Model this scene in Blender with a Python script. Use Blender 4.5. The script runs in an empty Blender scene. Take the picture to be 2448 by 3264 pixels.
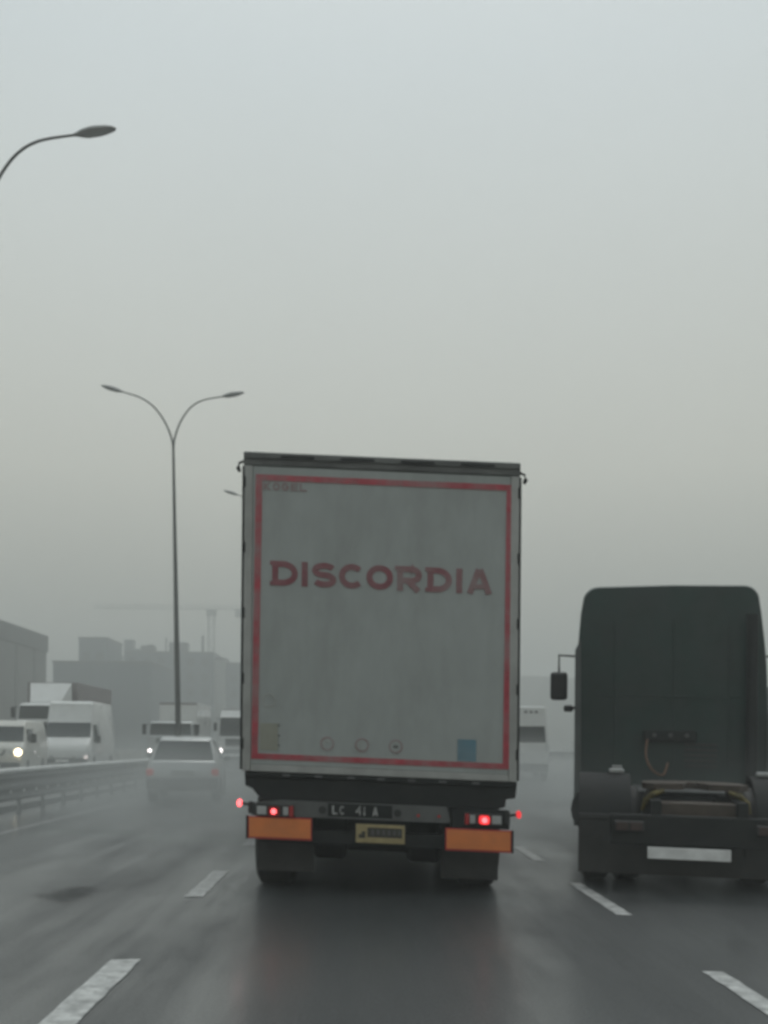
import bpy, bmesh, math, random
from mathutils import Vector, Matrix

random.seed(7)
R = math.radians
C = bpy.context.scene.collection
sc = bpy.context.scene

# ------------------------------------------------------------------ camera
cam = bpy.data.cameras.new('camera')
cam.sensor_fit = 'HORIZONTAL'
cam.sensor_width = 36.0
cam.lens = 48.5
cam.shift_x = 0.0347
cam.shift_y = 0.3014
cam.clip_start = 0.1
cam.clip_end = 4000
cam.dof.use_dof = True            # the phone focused on the wet windscreen, so all beyond is a little soft
cam.dof.focus_distance = 0.6
cam.dof.aperture_fstop = 25
cam_o = bpy.data.objects.new('camera', cam)
cam_o.location = (0, 0, 1.42)
cam_o.rotation_euler = (R(90), R(-0.5), 0)
C.objects.link(cam_o)
sc.camera = cam_o

# ------------------------------------------------------------------ sky: an overcast deck, brighter overhead, a little Nishita in it
SUN_EL, SUN_AZ = R(62), R(10)
world = bpy.data.worlds.new('World')
sc.world = world
world.use_nodes = True
wt = world.node_tree
wt.nodes.clear()
def wn(t): return wt.nodes.new(t)
wo = wn('ShaderNodeOutputWorld'); bg = wn('ShaderNodeBackground')
sky = wn('ShaderNodeTexSky'); sky.sky_type = 'NISHITA'; sky.sun_disc = False
sky.sun_elevation = SUN_EL; sky.sun_rotation = SUN_AZ
sky.dust_density = 6.0; sky.air_density = 1.0
hs = wn('ShaderNodeHueSaturation'); hs.inputs['Saturation'].default_value = 0.22
tc = wn('ShaderNodeTexCoord'); sx = wn('ShaderNodeSeparateXYZ')
cl = wn('ShaderNodeValToRGB')                     # cloud deck by height above the horizon, same all round
e = cl.color_ramp.elements
e[0].position = 0.0; e[0].color = (0.37, 0.355, 0.285, 1)
e[1].position = 1.0; e[1].color = (0.82, 0.91, 0.94, 1)
m1 = cl.color_ramp.elements.new(0.25); m1.color = (0.705, 0.715, 0.63, 1)
m2 = cl.color_ramp.elements.new(0.55); m2.color = (0.705, 0.785, 0.80, 1)
nz = wn('ShaderNodeTexNoise'); nz.inputs['Scale'].default_value = 2.2; nz.inputs['Detail'].default_value = 4
nmul = wn('ShaderNodeMapRange'); nmul.inputs[3].default_value = 0.92; nmul.inputs[4].default_value = 1.08
mulc = wn('ShaderNodeMix'); mulc.data_type = 'RGBA'; mulc.blend_type = 'MULTIPLY'; mulc.inputs[0].default_value = 1.0
sc_c = wn('ShaderNodeVectorMath'); sc_c.operation = 'SCALE'; sc_c.inputs['Scale'].default_value = 9.6
mx = wn('ShaderNodeMix'); mx.data_type = 'RGBA'; mx.inputs[0].default_value = 0.12
L = wt.links.new
L(tc.outputs['Generated'], sx.inputs[0]); L(sx.outputs['Z'], cl.inputs[0])
L(tc.outputs['Generated'], nz.inputs['Vector']); L(nz.outputs[0], nmul.inputs[0])
L(cl.outputs[0], mulc.inputs[6]); L(nmul.outputs[0], mulc.inputs[7])
L(mulc.outputs[2], sc_c.inputs[0])
L(sky.outputs[0], hs.inputs['Color'])
L(sc_c.outputs[0], mx.inputs[6]); L(hs.outputs[0], mx.inputs[7])
L(mx.outputs[2], bg.inputs[0]); bg.inputs[1].default_value = 0.1
L(bg.outputs[0], wo.inputs[0])

sun = bpy.data.lights.new('sun', 'SUN')
sun.energy = 0.5; sun.angle = R(25); sun.color = (1.0, 0.97, 0.93)
sun_o = bpy.data.objects.new('sun', sun)
sd = Vector((math.sin(SUN_AZ)*math.cos(SUN_EL), math.cos(SUN_AZ)*math.cos(SUN_EL), math.sin(SUN_EL)))
sun_o.rotation_euler = sd.to_track_quat('Z', 'Y').to_euler()
C.objects.link(sun_o)

vs = sc.view_settings
vs.view_transform = 'Standard'; vs.look = 'None'; vs.gamma = 1; vs.exposure = 0.0
sc.render.engine = 'CYCLES'
sc.cycles.use_denoising = True
sc.cycles.max_bounces = 6
sc.cycles.volume_bounces = 2
sc.cycles.volume_step_rate = 2.0
sc.cycles.volume_max_steps = 128

# ------------------------------------------------------------------ helpers
class MB:
    """collects shapes into one mesh"""
    def __init__(s): s.bm = bmesh.new()
    def face(s, pts):
        return s.bm.faces.new([s.bm.verts.new(p) for p in pts])
    def box(s, c, d, bev=0.0, rz=0.0):
        r = bmesh.ops.create_cube(s.bm, size=1.0)
        vs_ = r['verts']
        M = Matrix.Translation(c) @ Matrix.Rotation(rz, 4, 'Z') @ Matrix.Diagonal((d[0], d[1], d[2], 1))
        bmesh.ops.transform(s.bm, matrix=M, verts=vs_)
        if bev > 0:
            es = list({e for v in vs_ for e in v.link_edges})
            bmesh.ops.bevel(s.bm, geom=es, offset=bev, segments=2, affect='EDGES', profile=0.5)
        return s
    def bx(s, x0, x1, y0, y1, z0, z1, bev=0.0):
        return s.box(((x0+x1)/2, (y0+y1)/2, (z0+z1)/2), (abs(x1-x0), abs(y1-y0), abs(z1-z0)), bev)
    def prism(s, poly, axis, a, b):
        """poly of 2D points extruded along axis from a to b"""
        def p3(p, t):
            if axis == 'y': return (p[0], t, p[1])
            if axis == 'x': return (t, p[0], p[1])
            return (p[0], p[1], t)
        A = [s.bm.verts.new(p3(p, a)) for p in poly]; B = [s.bm.verts.new(p3(p, b)) for p in poly]
        s.bm.faces.new(A); s.bm.faces.new(B[::-1])
        n = len(poly)
        for i in range(n):
            s.bm.faces.new((A[i], B[i], B[(i+1) % n], A[(i+1) % n]))
        return s
    def loft(s, rings, caps=True):
        V = [[s.bm.verts.new(p) for p in r] for r in rings]
        n = len(V[0])
        for a, b in zip(V, V[1:]):
            for i in range(n):
                s.bm.faces.new((a[i], a[(i+1) % n], b[(i+1) % n], b[i]))
        if caps:
            s.bm.faces.new(V[0]); s.bm.faces.new(V[-1][::-1])
        return s
    def tube(s, pts, rad, seg=8):
        pts = [Vector(p) for p in pts]
        rs = rad if isinstance(rad, (list, tuple)) else [rad]*len(pts)
        rings = []
        for i, p in enumerate(pts):
            t = (pts[min(i+1, len(pts)-1)] - pts[max(i-1, 0)]).normalized()
            u = t.cross(Vector((0, 0, 1)))
            if u.length < 1e-3: u = t.cross(Vector((0, 1, 0)))
            u.normalize(); w = u.cross(t)
            rings.append([p + rs[i]*(math.cos(2*math.pi*k/seg)*u + math.sin(2*math.pi*k/seg)*w) for k in range(seg)])
        return s.loft(rings)
    def lathe_x(s, cx, cy, cz, prof, seg=24):
        """profile (x, r) turned about the x axis"""
        rings = [[(cx+x, cy+r*math.cos(2*math.pi*k/seg), cz+r*math.sin(2*math.pi*k/seg)) for k in range(seg)] for x, r in prof]
        return s.loft(rings)
    def disc_y(s, cx, cz, y0, y1, r, seg=16, rz=None):
        return s.prism([(cx+r*math.cos(2*math.pi*k/seg), cz+(rz or r)*math.sin(2*math.pi*k/seg)) for k in range(seg)], 'y', y0, y1)
    def slab(s, q, t):
        """a four-cornered plate of thickness t standing proud of q along its normal"""
        q = [Vector(p) for p in q]
        n = (q[1]-q[0]).cross(q[3]-q[0]).normalized()
        a = [s.bm.verts.new(p - n*0.004) for p in q]; b = [s.bm.verts.new(p + n*t) for p in q]
        s.bm.faces.new(a[::-1]); s.bm.faces.new(b)
        for i in range(4): s.bm.faces.new((a[i], a[(i+1) % 4], b[(i+1) % 4], b[i]))
        return s
    def stroke(s, pts, w, y0, y1, closed=False):
        """a flat pen stroke in the xz plane, extruded from y0 to y1"""
        P_ = [Vector((p[0], p[1])) for p in pts]; n = len(P_)
        le, ri = [], []
        for i in range(n):
            if closed: a, b = P_[i-1], P_[(i+1) % n]
            else: a, b = P_[max(i-1, 0)], P_[min(i+1, n-1)]
            d = ((P_[i]-a).normalized() if a is not P_[i] and (P_[i]-a).length > 0 else Vector((0, 0)))
            if (b-P_[i]).length > 0: d = d+(b-P_[i]).normalized()
            d.normalize(); nn = Vector((-d.y, d.x))
            sc_ = 1.0
            if closed or 0 < i < n-1:
                d1 = (P_[i]-P_[i-1]).normalized(); c = max(0.5, nn.dot(Vector((-d1.y, d1.x)))); sc_ = 1/c
            le.append(P_[i]+nn*w/2*sc_); ri.append(P_[i]-nn*w/2*sc_)
        rings = [[(a.x, y0, a.y), (b.x, y0, b.y), (b.x, y1, b.y), (a.x, y1, a.y)] for a, b in zip(le, ri)]
        if closed: rings.append(rings[0])
        return s.loft(rings, caps=not closed)
    def build(s, name, m, parent=None, rack=0.0, smooth=False, kind=None, jit=0.0):
        if jit:
            for v in s.bm.verts: v.co += Vector((random.uniform(-jit, jit), random.uniform(-jit, jit), random.uniform(-jit, jit)))
        if rack:
            for v in s.bm.verts: v.co.z -= rack*v.co.x
        bmesh.ops.recalc_face_normals(s.bm, faces=s.bm.faces[:])
        me = bpy.data.meshes.new(name)
        s.bm.to_mesh(me); s.bm.free()
        if smooth:
            for p in me.polygons: p.use_smooth = True
        if smooth and hasattr(me, 'set_sharp_from_angle'): me.set_sharp_from_angle(angle=R(38))
        me.materials.append(m)
        o = bpy.data.objects.new(name, me)
        C.objects.link(o)
        if parent: o.parent = parent
        if kind: o['kind'] = kind
        return o

def thing(name, label, cat, loc=(0, 0, 0), rot=(0, 0, 0), group=None):
    o = bpy.data.objects.new(name, None)
    o.empty_display_size = 0.3
    C.objects.link(o)
    o.location = loc; o.rotation_euler = rot
    o['label'] = label; o['category'] = cat
    if group: o['group'] = group
    return o
def copy_tree(o, parent=None):
    c = o.copy(); C.objects.link(c)
    if parent: c.parent = parent
    for ch in list(o.children): copy_tree(ch, c)
    return c

# ------------------------------------------------------------------ materials
def mat(name, col, rough=0.5, metal=0.0, var=0.15, scale=3.0, stretch=(1, 1, 1), coat=0.0, dirt=None, dirt_amt=0.0, dscale=2.0, bump=0.0, bscale=60.0, spec=0.5, emit=None, estr=0.0):
    m = bpy.data.materials.new(name); m.use_nodes = True
    t = m.node_tree; b = t.nodes['Principled BSDF']
    N, K = t.nodes.new, t.links.new
    tcn = N('ShaderNodeTexCoord'); mp = N('ShaderNodeMapping'); mp.inputs['Scale'].default_value = stretch
    K(tcn.outputs['Object'], mp.inputs[0])
    n1 = N('ShaderNodeTexNoise'); n1.inputs['Scale'].default_value = scale; n1.inputs['Detail'].default_value = 6; n1.inputs['Roughness'].default_value = 0.6
    K(mp.outputs[0], n1.inputs['Vector'])
    rp = N('ShaderNodeMapRange'); rp.inputs[1].default_value = 0.3; rp.inputs[2].default_value = 0.7
    rp.inputs[3].default_value = 1-var; rp.inputs[4].default_value = 1+var
    K(n1.outputs[0], rp.inputs[0])
    mu = N('ShaderNodeMix'); mu.data_type = 'RGBA'; mu.blend_type = 'MULTIPLY'; mu.inputs[0].default_value = 1
    mu.inputs[6].default_value = (*col, 1); K(rp.outputs[0], mu.inputs[7])
    out = mu.outputs[2]
    if dirt:
        n2 = N('ShaderNodeTexNoise'); n2.inputs['Scale'].default_value = dscale; n2.inputs['Detail'].default_value = 8; n2.inputs['Roughness'].default_value = 0.65
        K(mp.outputs[0], n2.inputs['Vector'])
        r2 = N('ShaderNodeMapRange'); r2.inputs[1].default_value = 0.40; r2.inputs[2].default_value = 0.66; r2.inputs[4].default_value = dirt_amt
        K(n2.outputs[0], r2.inputs[0])
        mm = N('ShaderNodeMix'); mm.data_type = 'RGBA'; K(r2.outputs[0], mm.inputs[0]); K(out, mm.inputs[6]); mm.inputs[7].default_value = (*dirt, 1)
        out = mm.outputs[2]
    K(out, b.inputs['Base Color'])
    rr = N('ShaderNodeMapRange'); rr.inputs[3].default_value = max(0.03, rough-0.12); rr.inputs[4].default_value = min(1, rough+0.12)
    K(n1.outputs[0], rr.inputs[0]); K(rr.outputs[0], b.inputs['Roughness'])
    b.inputs['Metallic'].default_value = metal
    b.inputs['Specular IOR Level'].default_value = spec
    b.inputs['Coat Weight'].default_value = coat
    if bump:
        nb = N('ShaderNodeTexNoise'); nb.inputs['Scale'].default_value = bscale; nb.inputs['Detail'].default_value = 4
        K(tcn.outputs['Object'], nb.inputs['Vector'])
        bp = N('ShaderNodeBump'); bp.inputs['Strength'].default_value = bump; bp.inputs['Distance'].default_value = 0.01
        K(nb.outputs[0], bp.inputs['Height']); K(bp.outputs[0], b.inputs['Normal'])
    if emit:
        b.inputs['Emission Color'].default_value = (*emit, 1); b.inputs['Emission Strength'].default_value = estr
    return m

def road_mat(name):
    m = bpy.data.materials.new(name); m.use_nodes = True
    t = m.node_tree; b = t.nodes['Principled BSDF']; N, K = t.nodes.new, t.links.new
    tcn = N('ShaderNodeTexCoord')
    def noise(sc_, stretch, det=6):
        mp = N('ShaderNodeMapping'); mp.inputs['Scale'].default_value = stretch
        K(tcn.outputs['Object'], mp.inputs[0])
        n = N('ShaderNodeTexNoise'); n.inputs['Scale'].default_value = sc_; n.inputs['Detail'].default_value = det; n.inputs['Roughness'].default_value = 0.6
        K(mp.outputs[0], n.inputs['Vector']); return n.outputs[0]
    streak = noise(1.0, (1.3, 0.05, 1))       # wheel tracks along the road
    patchy = noise(0.7, (1, 0.3, 1))        # standing water
    grain = noise(48, (1, 1, 1), 5)
    ad = N('ShaderNodeMath'); ad.operation = 'ADD'; K(streak, ad.inputs[0]); K(patchy, ad.inputs[1])
    cr = N('ShaderNodeValToRGB'); cr.color_ramp.elements[0].position = 0.36; cr.color_ramp.elements[0].color = (0.034, 0.038, 0.039, 1)
    cr.color_ramp.elements[1].position = 0.64; cr.color_ramp.elements[1].color = (0.082, 0.088, 0.089, 1)
    hv = N('ShaderNodeMath'); hv.operation = 'MULTIPLY'; hv.inputs[1].default_value = 0.5; K(ad.outputs[0], hv.inputs[0]); K(hv.outputs[0], cr.inputs[0])
    gr = N('ShaderNodeMapRange'); gr.inputs[1].default_value = 0.3; gr.inputs[2].default_value = 0.7; gr.inputs[3].default_value = 0.6; gr.inputs[4].default_value = 1.45; K(grain, gr.inputs[0])
    mu = N('ShaderNodeMix'); mu.data_type = 'RGBA'; mu.blend_type = 'MULTIPLY'; mu.inputs[0].default_value = 1
    K(cr.outputs[0], mu.inputs[6]); K(gr.outputs[0], mu.inputs[7]); K(mu.outputs[2], b.inputs['Base Color'])
    rr = N('ShaderNodeMapRange'); rr.inputs[1].default_value = 0.36; rr.inputs[2].default_value = 0.62; rr.inputs[3].default_value = 0.62; rr.inputs[4].default_value = 0.34
    K(hv.outputs[0], rr.inputs[0]); K(rr.outputs[0], b.inputs['Roughness'])
    b.inputs['Specular IOR Level'].default_value = 0.45
    cw = N('ShaderNodeMapRange'); cw.inputs[1].default_value = 0.42; cw.inputs[2].default_value = 0.6; cw.inputs[3].default_value = 0.05; cw.inputs[4].default_value = 0.8
    K(hv.outputs[0], cw.inputs[0]); K(cw.outputs[0], b.inputs['Coat Weight']); b.inputs['Coat Roughness'].default_value = 0.22
    bp = N('ShaderNodeBump'); bp.inputs['Strength'].default_value = 0.5; bp.inputs['Distance'].default_value = 0.012
    K(grain, bp.inputs['Height']); K(bp.outputs[0], b.inputs['Normal'])
    return m

M = {}
M['road'] = road_mat('wet_asphalt')
M['ground'] = mat('wet_earth', (0.075, 0.075, 0.06), 0.8, var=0.35, scale=0.3)
M['kerb'] = mat('concrete', (0.22, 0.22, 0.21), 0.75, var=0.25, scale=2.5, bump=0.2)
M['median'] = mat('wet_dark_concrete', (0.085, 0.088, 0.085), 0.6, var=0.3, scale=1.5, bump=0.2)
M['paint'] = mat('road_paint', (0.55, 0.56, 0.55), 0.45, var=0.2, scale=6, dirt=(0.14, 0.145, 0.145), dirt_amt=0.75, dscale=9, bump=0.2)
M['worn_paint'] = mat('worn_road_paint', (0.3, 0.3, 0.3), 0.5, var=0.2, scale=5, dirt=(0.07, 0.074, 0.075), dirt_amt=0.95, dscale=3)
M['patch'] = mat('dark_asphalt', (0.014, 0.015, 0.015), 0.8, var=0.3, scale=20, spec=0.15)
_m = M['patch']; _t = _m.node_tree; _b = _t.nodes['Principled BSDF']      # a ragged damp smudge that thins out at its rim
_tc = _t.nodes.new('ShaderNodeTexCoord'); _mp = _t.nodes.new('ShaderNodeMapping'); _mp.vector_type = 'POINT'
_mp.inputs['Location'].default_value = (2.67/.40, -9.55/.75, 0); _mp.inputs['Scale'].default_value = (1/.40, 1/.75, 0)
_ln = _t.nodes.new('ShaderNodeVectorMath'); _ln.operation = 'LENGTH'; _nz = _t.nodes.new('ShaderNodeTexNoise'); _nz.inputs['Scale'].default_value = 4
_ad = _t.nodes.new('ShaderNodeMath'); _ad.operation = 'ADD'
_r = _t.nodes.new('ShaderNodeMapRange'); _r.interpolation_type = 'SMOOTHSTEP'; _r.inputs[1].default_value = 0.65; _r.inputs[2].default_value = 1.4; _r.inputs[3].default_value = 0.32; _r.inputs[4].default_value = 0.0
_t.links.new(_tc.outputs['Object'], _mp.inputs[0]); _t.links.new(_mp.outputs[0], _ln.inputs[0]); _t.links.new(_ln.outputs['Value'], _ad.inputs[0])
_t.links.new(_tc.outputs['Object'], _nz.inputs['Vector']); _t.links.new(_nz.outputs[0], _ad.inputs[1]); _t.links.new(_ad.outputs[0], _r.inputs[0]); _t.links.new(_r.outputs[0], _b.inputs['Alpha'])
M['galv'] = mat('galvanised_steel', (0.42, 0.43, 0.43), 0.5, metal=0.6, var=0.2, scale=4, dirt=(0.16, 0.15, 0.14), dirt_amt=0.5)
M['toprail'] = mat('pale_wet_rail', (0.78, 0.79, 0.78), 0.4, var=0.15, scale=3, dirt=(0.5, 0.5, 0.49), dirt_amt=0.5)
M['barrier'] = mat('grimy_steel', (0.10, 0.105, 0.105), 0.6, metal=0.2, var=0.3, scale=3, dirt=(0.05, 0.05, 0.048), dirt_amt=0.7)
M['pole'] = mat('lamp_post_steel', (0.085, 0.088, 0.085), 0.55, metal=0.3, var=0.25, scale=2)
M['lamp'] = mat('lamp_housing', (0.30, 0.305, 0.305), 0.45, var=0.15, scale=4)
M['lampglass'] = mat('lamp_glass', (0.35, 0.36, 0.36), 0.2, var=0.1)
M['refl'] = mat('reflector', (0.85, 0.85, 0.83), 0.25, var=0.05)
# trailer
M['panel'] = mat('dirty_grey_panel', (0.345, 0.37, 0.365), 0.55, var=0.10, scale=1.6, stretch=(1.2, 1, 0.45), dirt=(0.25, 0.265, 0.258), dirt_amt=0.75, dscale=1.5, spec=0.35)
M['frame'] = mat('grimy_white_frame', (0.36, 0.365, 0.355), 0.5, var=0.12, scale=5, stretch=(1, 1, 0.6), dirt=(0.20, 0.20, 0.19), dirt_amt=0.6, dscale=3)
M['header'] = mat('dark_roof_header', (0.055, 0.058, 0.057), 0.5, var=0.3, scale=6, stretch=(0.6, 1, 3), dirt=(0.16, 0.165, 0.16), dirt_amt=0.8, dscale=2.2)
M['curtain'] = mat('trailer_curtain', (0.25, 0.26, 0.26), 0.6, var=0.15, scale=2)
M['red'] = mat('red_stripe', (0.36, 0.035, 0.055), 0.5, var=0.25, scale=10, dirt=(0.26, 0.19, 0.19), dirt_amt=0.8, dscale=3.2)
M['letter'] = mat('maroon_letter', (0.20, 0.050, 0.065), 0.5, var=0.22, scale=8, dirt=(0.22, 0.165, 0.165), dirt_amt=0.55, dscale=2.6)
M['fadedletter'] = mat('faded_maroon_letter', (0.205, 0.068, 0.080), 0.5, var=0.22, scale=8, dirt=(0.25, 0.20, 0.20), dirt_amt=0.75, dscale=3.0)
M['black'] = mat('black_rubber', (0.018, 0.019, 0.019), 0.65, var=0.3, scale=8, dirt=(0.05, 0.048, 0.045), dirt_amt=0.5)
M['chassis'] = mat('chassis_black', (0.013, 0.015, 0.016), 0.72, var=0.3, scale=5, dirt=(0.030, 0.030, 0.028), dirt_amt=0.6, spec=0.25)
M['bumper'] = mat('grimy_bumper_grey', (0.095, 0.10, 0.10), 0.5, var=0.2, scale=5, dirt=(0.05, 0.052, 0.052), dirt_amt=0.7)
M['orange'] = mat('orange_reflector_plate', (0.68, 0.20, 0.05), 0.4, var=0.08, scale=3, dirt=(0.45, 0.16, 0.06), dirt_amt=0.5, dscale=4)
M['redrefl'] = mat('red_reflector_edge', (0.42, 0.03, 0.03), 0.35, var=0.1)
M['plate'] = mat('yellow_plate', (0.34, 0.28, 0.14), 0.45, var=0.12, scale=8, dirt=(0.16, 0.12, 0.06), dirt_amt=0.4, dscale=12)
M['ink'] = mat('plate_ink', (0.035, 0.032, 0.025), 0.5)
M['ink2'] = mat('thin_print', (0.08, 0.08, 0.08), 0.5)
M['whiteletter'] = mat('worn_white_letter', (0.42, 0.43, 0.42), 0.5, var=0.2, scale=14, dirt=(0.09, 0.09, 0.09), dirt_amt=0.9, dscale=9)
M['palesticker'] = mat('pale_sticker', (0.34, 0.345, 0.33), 0.5, var=0.1)
M['yellowsticker'] = mat('faded_ochre_sticker', (0.265, 0.268, 0.225), 0.5, var=0.15)
M['bluesticker'] = mat('blue_sticker', (0.085, 0.19, 0.25), 0.45, var=0.15, scale=6, dirt=(0.2, 0.25, 0.27), dirt_amt=0.5)
M['redsticker'] = mat('red_ring', (0.27, 0.17, 0.17), 0.5, var=0.2, dirt=(0.27, 0.25, 0.25), dirt_amt=0.8, dscale=6)
M['taillit'] = mat('lit_red_lamp', (0.5, 0.02, 0.02), 0.3, emit=(1.0, 0.05, 0.06), estr=0.8)
M['tailhot'] = mat('lit_red_bulb', (0.5, 0.02, 0.02), 0.3, emit=(1.0, 0.12, 0.13), estr=3.2)
M['taildim'] = mat('red_lamp_lens', (0.16, 0.012, 0.014), 0.25, emit=(1.0, 0.03, 0.03), estr=0.05)
M['carlamp'] = mat('car_tail_lamp', (0.35, 0.02, 0.02), 0.3, emit=(1.0, 0.08, 0.08), estr=0.14)
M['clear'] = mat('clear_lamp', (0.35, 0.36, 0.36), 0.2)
M['amber'] = mat('amber_lens', (0.35, 0.12, 0.02), 0.3)
# tractor
M['cab'] = mat('dark_green_cab', (0.008, 0.029, 0.025), 0.45, var=0.35, scale=1.3, coat=0.1, dirt=(0.025, 0.036, 0.037), dirt_amt=0.6, dscale=2.2, spec=0.35)
M['cabside'] = mat('dusty_cab_side', (0.085, 0.095, 0.095), 0.45, var=0.2, scale=3, dirt=(0.04, 0.042, 0.042), dirt_amt=0.6)
M['grease'] = mat('greasy_ochre_steel', (0.16, 0.13, 0.035), 0.4, var=0.35, scale=12, dirt=(0.03, 0.025, 0.018), dirt_amt=0.8, dscale=9)
M['rust'] = mat('rusty_brown_steel', (0.055, 0.04, 0.030), 0.6, var=0.35, scale=8)
M['hose'] = mat('orange_air_hose', (0.13, 0.062, 0.03), 0.5, var=0.2)
M['whitebar'] = mat('white_rear_plate', (0.75, 0.76, 0.76), 0.5, var=0.12, scale=9, dirt=(0.4, 0.4, 0.4), dirt_amt=0.5, dscale=6)
M['dirtylens'] = mat('mud_covered_lens', (0.045, 0.025, 0.022), 0.5, var=0.2)
M['mirror'] = mat('mirror_shell', (0.03, 0.028, 0.028), 0.4, var=0.2)
# other vehicles
M['whitecar'] = mat('wet_white_paint', (0.66, 0.67, 0.66), 0.3, var=0.05, scale=2, coat=0.4, dirt=(0.42, 0.42, 0.40), dirt_amt=0.4)
M['creamcar'] = mat('off_white_paint', (0.56, 0.56, 0.52), 0.35, var=0.06, scale=2, coat=0.3, dirt=(0.36, 0.35, 0.32), dirt_amt=0.5)
M['silver'] = mat('wet_silver_paint', (0.46, 0.48, 0.48), 0.35, metal=0.35, var=0.06, scale=2, coat=0.4, dirt=(0.28, 0.28, 0.27), dirt_amt=0.4)
M['boxgrey'] = mat('grimy_box_side', (0.22, 0.20, 0.20), 0.5, var=0.2, scale=2)
M['darkcar'] = mat('dark_blue_paint', (0.03, 0.035, 0.045), 0.3, coat=0.4, var=0.1)
M['glass'] = mat('dark_wet_glass', (0.035, 0.042, 0.042), 0.12, var=0.1, spec=0.5)
M['headwarm'] = mat('lit_headlamp_warm', (0.9, 0.9, 0.85), 0.2, emit=(1.0, 0.80, 0.50), estr=7.0)
M['headwhite'] = mat('lit_headlamp_white', (0.9, 0.9, 0.9), 0.2, emit=(1.0, 0.90, 0.88), estr=6.0)
M['headdim'] = mat('dim_headlamp', (0.7, 0.7, 0.7), 0.2, emit=(1.0, 0.8, 0.76), estr=0.75)
M['headoff'] = mat('headlamp_lens', (0.5, 0.52, 0.52), 0.15)
M['rim'] = mat('steel_rim', (0.22, 0.22, 0.22), 0.45, metal=0.5)
# buildings
M['wall1'] = mat('grey_cladding', (0.12, 0.125, 0.12), 0.7, var=0.15, scale=0.2)
M['wall1b'] = mat('dark_parapet', (0.075, 0.08, 0.08), 0.7, var=0.15, scale=0.3)
M['wall2'] = mat('blue_grey_facade', (0.05, 0.075, 0.095), 0.6, var=0.15, scale=0.2)
M['wall3'] = mat('pale_facade', (0.30, 0.31, 0.30), 0.7, var=0.15, scale=0.2)
M['win'] = mat('facade_glass', (0.04, 0.05, 0.055), 0.15)
M['crane'] = mat('crane_steel', (0.24, 0.24, 0.21), 0.6)

# ------------------------------------------------------------------ the setting
def bend(y): return 0.005*max(0.0, y-30.0)**2 if y < 130 else 0.005*100**2 + 1.0*(y-130)

def strip(x0, x1, y0, y1, z, name, m, parent=None, kind='structure', thick=0.0, n=40, jit=0.0):
    mb = MB(); rows = []
    n = max(2, n)
    for i in range(n+1):
        y = y0+(y1-y0)*i/n
        d = bend(y)
        rows.append((mb.bm.verts.new((x0+d+random.uniform(-jit, jit), y, z)), mb.bm.verts.new((x1+d+random.uniform(-jit, jit), y, z))))
    for a, b in zip(rows, rows[1:]): mb.bm.faces.new((a[0], a[1], b[1], b[0]))
    if thick:
        g = bmesh.ops.extrude_face_region(mb.bm, geom=mb.bm.faces[:])
        for v in [v for v in g['geom'] if isinstance(v, bmesh.types.BMVert)]: v.co.z += thick
    o = mb.build(name, m, parent)
    if kind and not parent: o['kind'] = kind
    return o

g = MB(); g.face([(-600, -40, -0.06), (600, -40, -0.06), (600, 640, -0.06), (-600, 640, -0.06)])
ground = g.build('ground', M['ground'], kind='structure')
road = strip(-6.9, 13.6, -30, 240, 0.0, 'road', M['road'], n=120)
far_road = strip(-20.5, -8.9, -30, 240, 0.2, 'opposite_road', M['road'], n=120)
median = strip(-8.9, -6.9, -30, 240, -0.05, 'median', M['median'], n=120, thick=0.17)
# painted lines: each dash is a part of the road
def dash(x, y0, y1, w=0.15, m='paint'):
    mb = MB(); n = 14; rows = []
    for i in range(n+1):
        y = y0+(y1-y0)*i/n; d = bend(y)
        j = 0.006
        rows.append((mb.bm.verts.new((x-w/2+d+random.uniform(-j, j), y+random.uniform(-.02, .02), 0.005)),
                     mb.bm.verts.new((x+w/2+d+random.uniform(-j, j), y+random.uniform(-.02, .02), 0.005))))
    for a, b in zip(rows, rows[1:]): mb.bm.faces.new((a[0], a[1], b[1], b[0]))
    return mb.build('lane_dash', M[m], road)
for y0, y1 in ((0.1, 2.0), (4.75, 6.72), (9.48, 11.4), (14.2, 16.1), (18.9, 20.8), (23.6, 25.5), (28.4, 30.3), (33.1, 35)):
    dash(-1.49, y0, y1, 0.17 if y0 > 9 else 0.19, 'paint' if y0 < 14 else 'worn_paint')
for y0, y1 in ((0.9, 2.6), (4.6, 6.53), (8.65, 10.66), (12.67, 14.4), (16.8, 18.7), (20.8, 22.7), (24.8, 26.7), (28.9, 30.8), (33, 34.9)):
    dash(2.25, y0, y1, 0.13, 'paint' if y0 < 16 else 'worn_paint')
for k in range(8): dash(5.95, 2.0+k*4.3, 4.0+k*4.3, 0.13, 'worn_paint')
el = strip(-5.50, -5.34, -10, 120, 0.005, 'edge_line', M['worn_paint'], road, n=90, jit=0.01)
er = strip(9.75, 9.9, -10, 120, 0.005, 'edge_line', M['worn_paint'], road, n=60, jit=0.01)
pm = MB(); pm.face([(-2.67+0.42*math.cos(a), 9.55+0.8*math.sin(a), 0.005) for a in [2*math.pi*i/28 for i in range(28)]])
pm.build('asphalt_patch', M['patch'], road)

# an invented low ridge, added to darken the haze in the right-hand gap
hb = MB(); rows = []
for j, (yy, hh) in enumerate(((270, 0.0), (300, .55), (335, .92), (370, 1.0), (430, .5), (520, 0.0))):
    rows.append([hb.bm.verts.new((-20+i*8, yy+6*math.sin(i*.7+j), -.5+hh*(24+5*math.sin(i*.23+.6)+2.0*math.sin(i*.61+j*.3))*min(1, i/9))) for i in range(60)])
for a_, b_ in zip(rows, rows[1:]):
    for i in range(59): hb.bm.faces.new((a_[i], a_[i+1], b_[i+1], b_[i]))
hb.build('added_ridge', M['ground'], smooth=True, kind='structure')

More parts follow.
